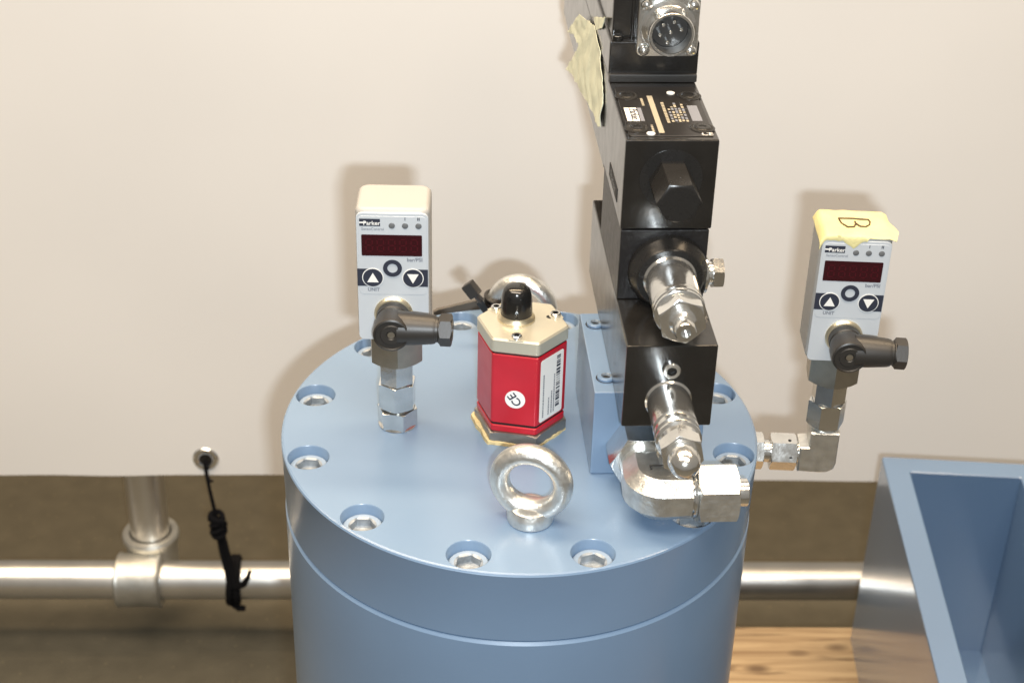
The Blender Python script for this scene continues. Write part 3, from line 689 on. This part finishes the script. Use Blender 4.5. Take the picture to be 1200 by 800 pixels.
# masking tape on the solenoid's side
def crumple(poly, off, amp, sd, thick=.3):
    bm = bmesh.new(); vs_ = [bm.verts.new((0, p[0], p[1])) for p in poly]; bm.faces.new(vs_)
    bmesh.ops.triangulate(bm, faces=bm.faces[:])
    for _ in range(4): bmesh.ops.subdivide_edges(bm, edges=bm.edges[:], cuts=1, use_grid_fill=True)
    bm.verts.index_update()
    for v in bm.verts:
        y, z = v.co.y, v.co.z
        n1 = noise.noise((y / 22, z / 14, sd)); n2 = noise.noise((y / 6, z / 6, sd + 3))
        v.co.x = off(y, z) - amp * abs(n1) - .5 * abs(n2); v.co.y += 1.2 * n2; v.co.z += .9 * noise.noise((y / 5, z / 5, sd + 7))
    q = MB(); A = [v.co.copy() for v in bm.verts]; k_ = len(A); B = [a + Vector((-thick, 0, 0)) for a in A]
    fs_ = [[v.index for v in f.verts] for f in bm.faces]; fs2 = [[k_ + i for i in reversed(f)] for f in fs_]
    ed = [(e.verts[0].index, e.verts[1].index) for e in bm.edges if len(e.link_faces) == 1]
    q.add(A + B, fs_ + fs2 + [(a, b_, k_ + b_, k_ + a) for a, b_ in ed]); bm.free(); return q
poly = [(265, 138), (222, 163), (174, 174), (146, 172), (128, 160), (122, 153), (124, 140), (133, 136), (168, 131), (204, 126.5), (233, 123.7), (262, 117.2), (240, 132), (218, 147), (240, 146)]
poly = [(v - 42, z - 124.75) for v, z in poly]
q = crumple(poly, lambda y, z: -.35 - .045 * max(0, y - 125), 1.3, 2.0)
tp2 = q.build('masking_tape', 'tape_pale', sharp=70, label='crumpled pale masking tape stuck to the topmost valve side', cat='tape', mx=T(*vloc(0, 42, 124.75)) @ RZ(VA))
q = crumple([(130, 54), (86, 69), (96, 60), (120, 51)], lambda y, z: -1.0, 1.0, 5.0); q.build('torn_scrap', 'tape_pale', tp2)

# ================================================================== ELBOW FITTING ON THE MOUNTING BLOCK
EU, EZ_ = 13.2, 17.5
ef = vthing('elbow_fitting', EU, 29, 0, 'large bright zinc elbow fitting screwed into the blue manifold block', 'pipe fitting')
am = T(0, 0, EZ_) @ FRONT
q = MB(); q.hexnut(27, -.2, 17.5, am, rot=30, rc=13.9); q.build('union_nut', 'zinc', ef)
EV = -40.0
q = MB(); q.lathe([(10.4, 16), (10.4, 22), (9.8, 30)], am, 40)
def octs(h, c):   # octagon in (a, z): a = across, z = height
    return [(h, c), (c, h), (-c, h), (-h, c), (-h, -c), (-c, -h), (c, -h), (h, -c)]
rg = []
for k_ in range(9):
    if k_ == 0: base, ax = Vector((0, -22, EZ_)), Vector((1, 0, 0))
    elif k_ == 8: base, ax = Vector((18.5, EV, EZ_)), Vector((0, 1, 0))
    else:
        a_ = R(90 * (k_ - 1) / 6); base = Vector((6 - 6 * math.cos(a_), EV + 6 - 6 * math.sin(a_), EZ_)); ax = Vector((math.cos(a_), math.sin(a_), 0))
    hh = 11.2 if 0 < k_ < 8 else 10.6
    rg.append([base + ax * a2 + Vector((0, 0, z2)) for a2, z2 in octs(hh, hh * .46)])
q.rings(rg)
elb = q.build('elbow', 'steel_cast', ef, sharp=25)
q = MB(); q.text('L', 9, T(3, EV + 5.0, EZ_ + 11.25) @ RZ(-90), 0, .15); q.build('stamped_mark', 'zinc', elb)
rm = T(0, EV, EZ_) @ RIGHT
q = MB(); q.lathe([(9.2, 18), (9.2, 22.5)], rm, 40); q.lathe([(11.2, 19.4), (11.4, 20), (11.2, 20.8)], rm, 40); q.build('collar', 'zinc', ef)
q = MB(); q.hexnut(25.5, 21.2, 39.6, rm, rot=27, rc=12.9); q.build('coupling_nut', 'steel_cast', ef)
q = MB(); q.lathe([(6.4, 39), (6.4, 44.8), (5.9, 45.2), (5.0, 45.2), (5.0, 40)], rm, 36); q.build('pipe_stub', 'zinc', ef)
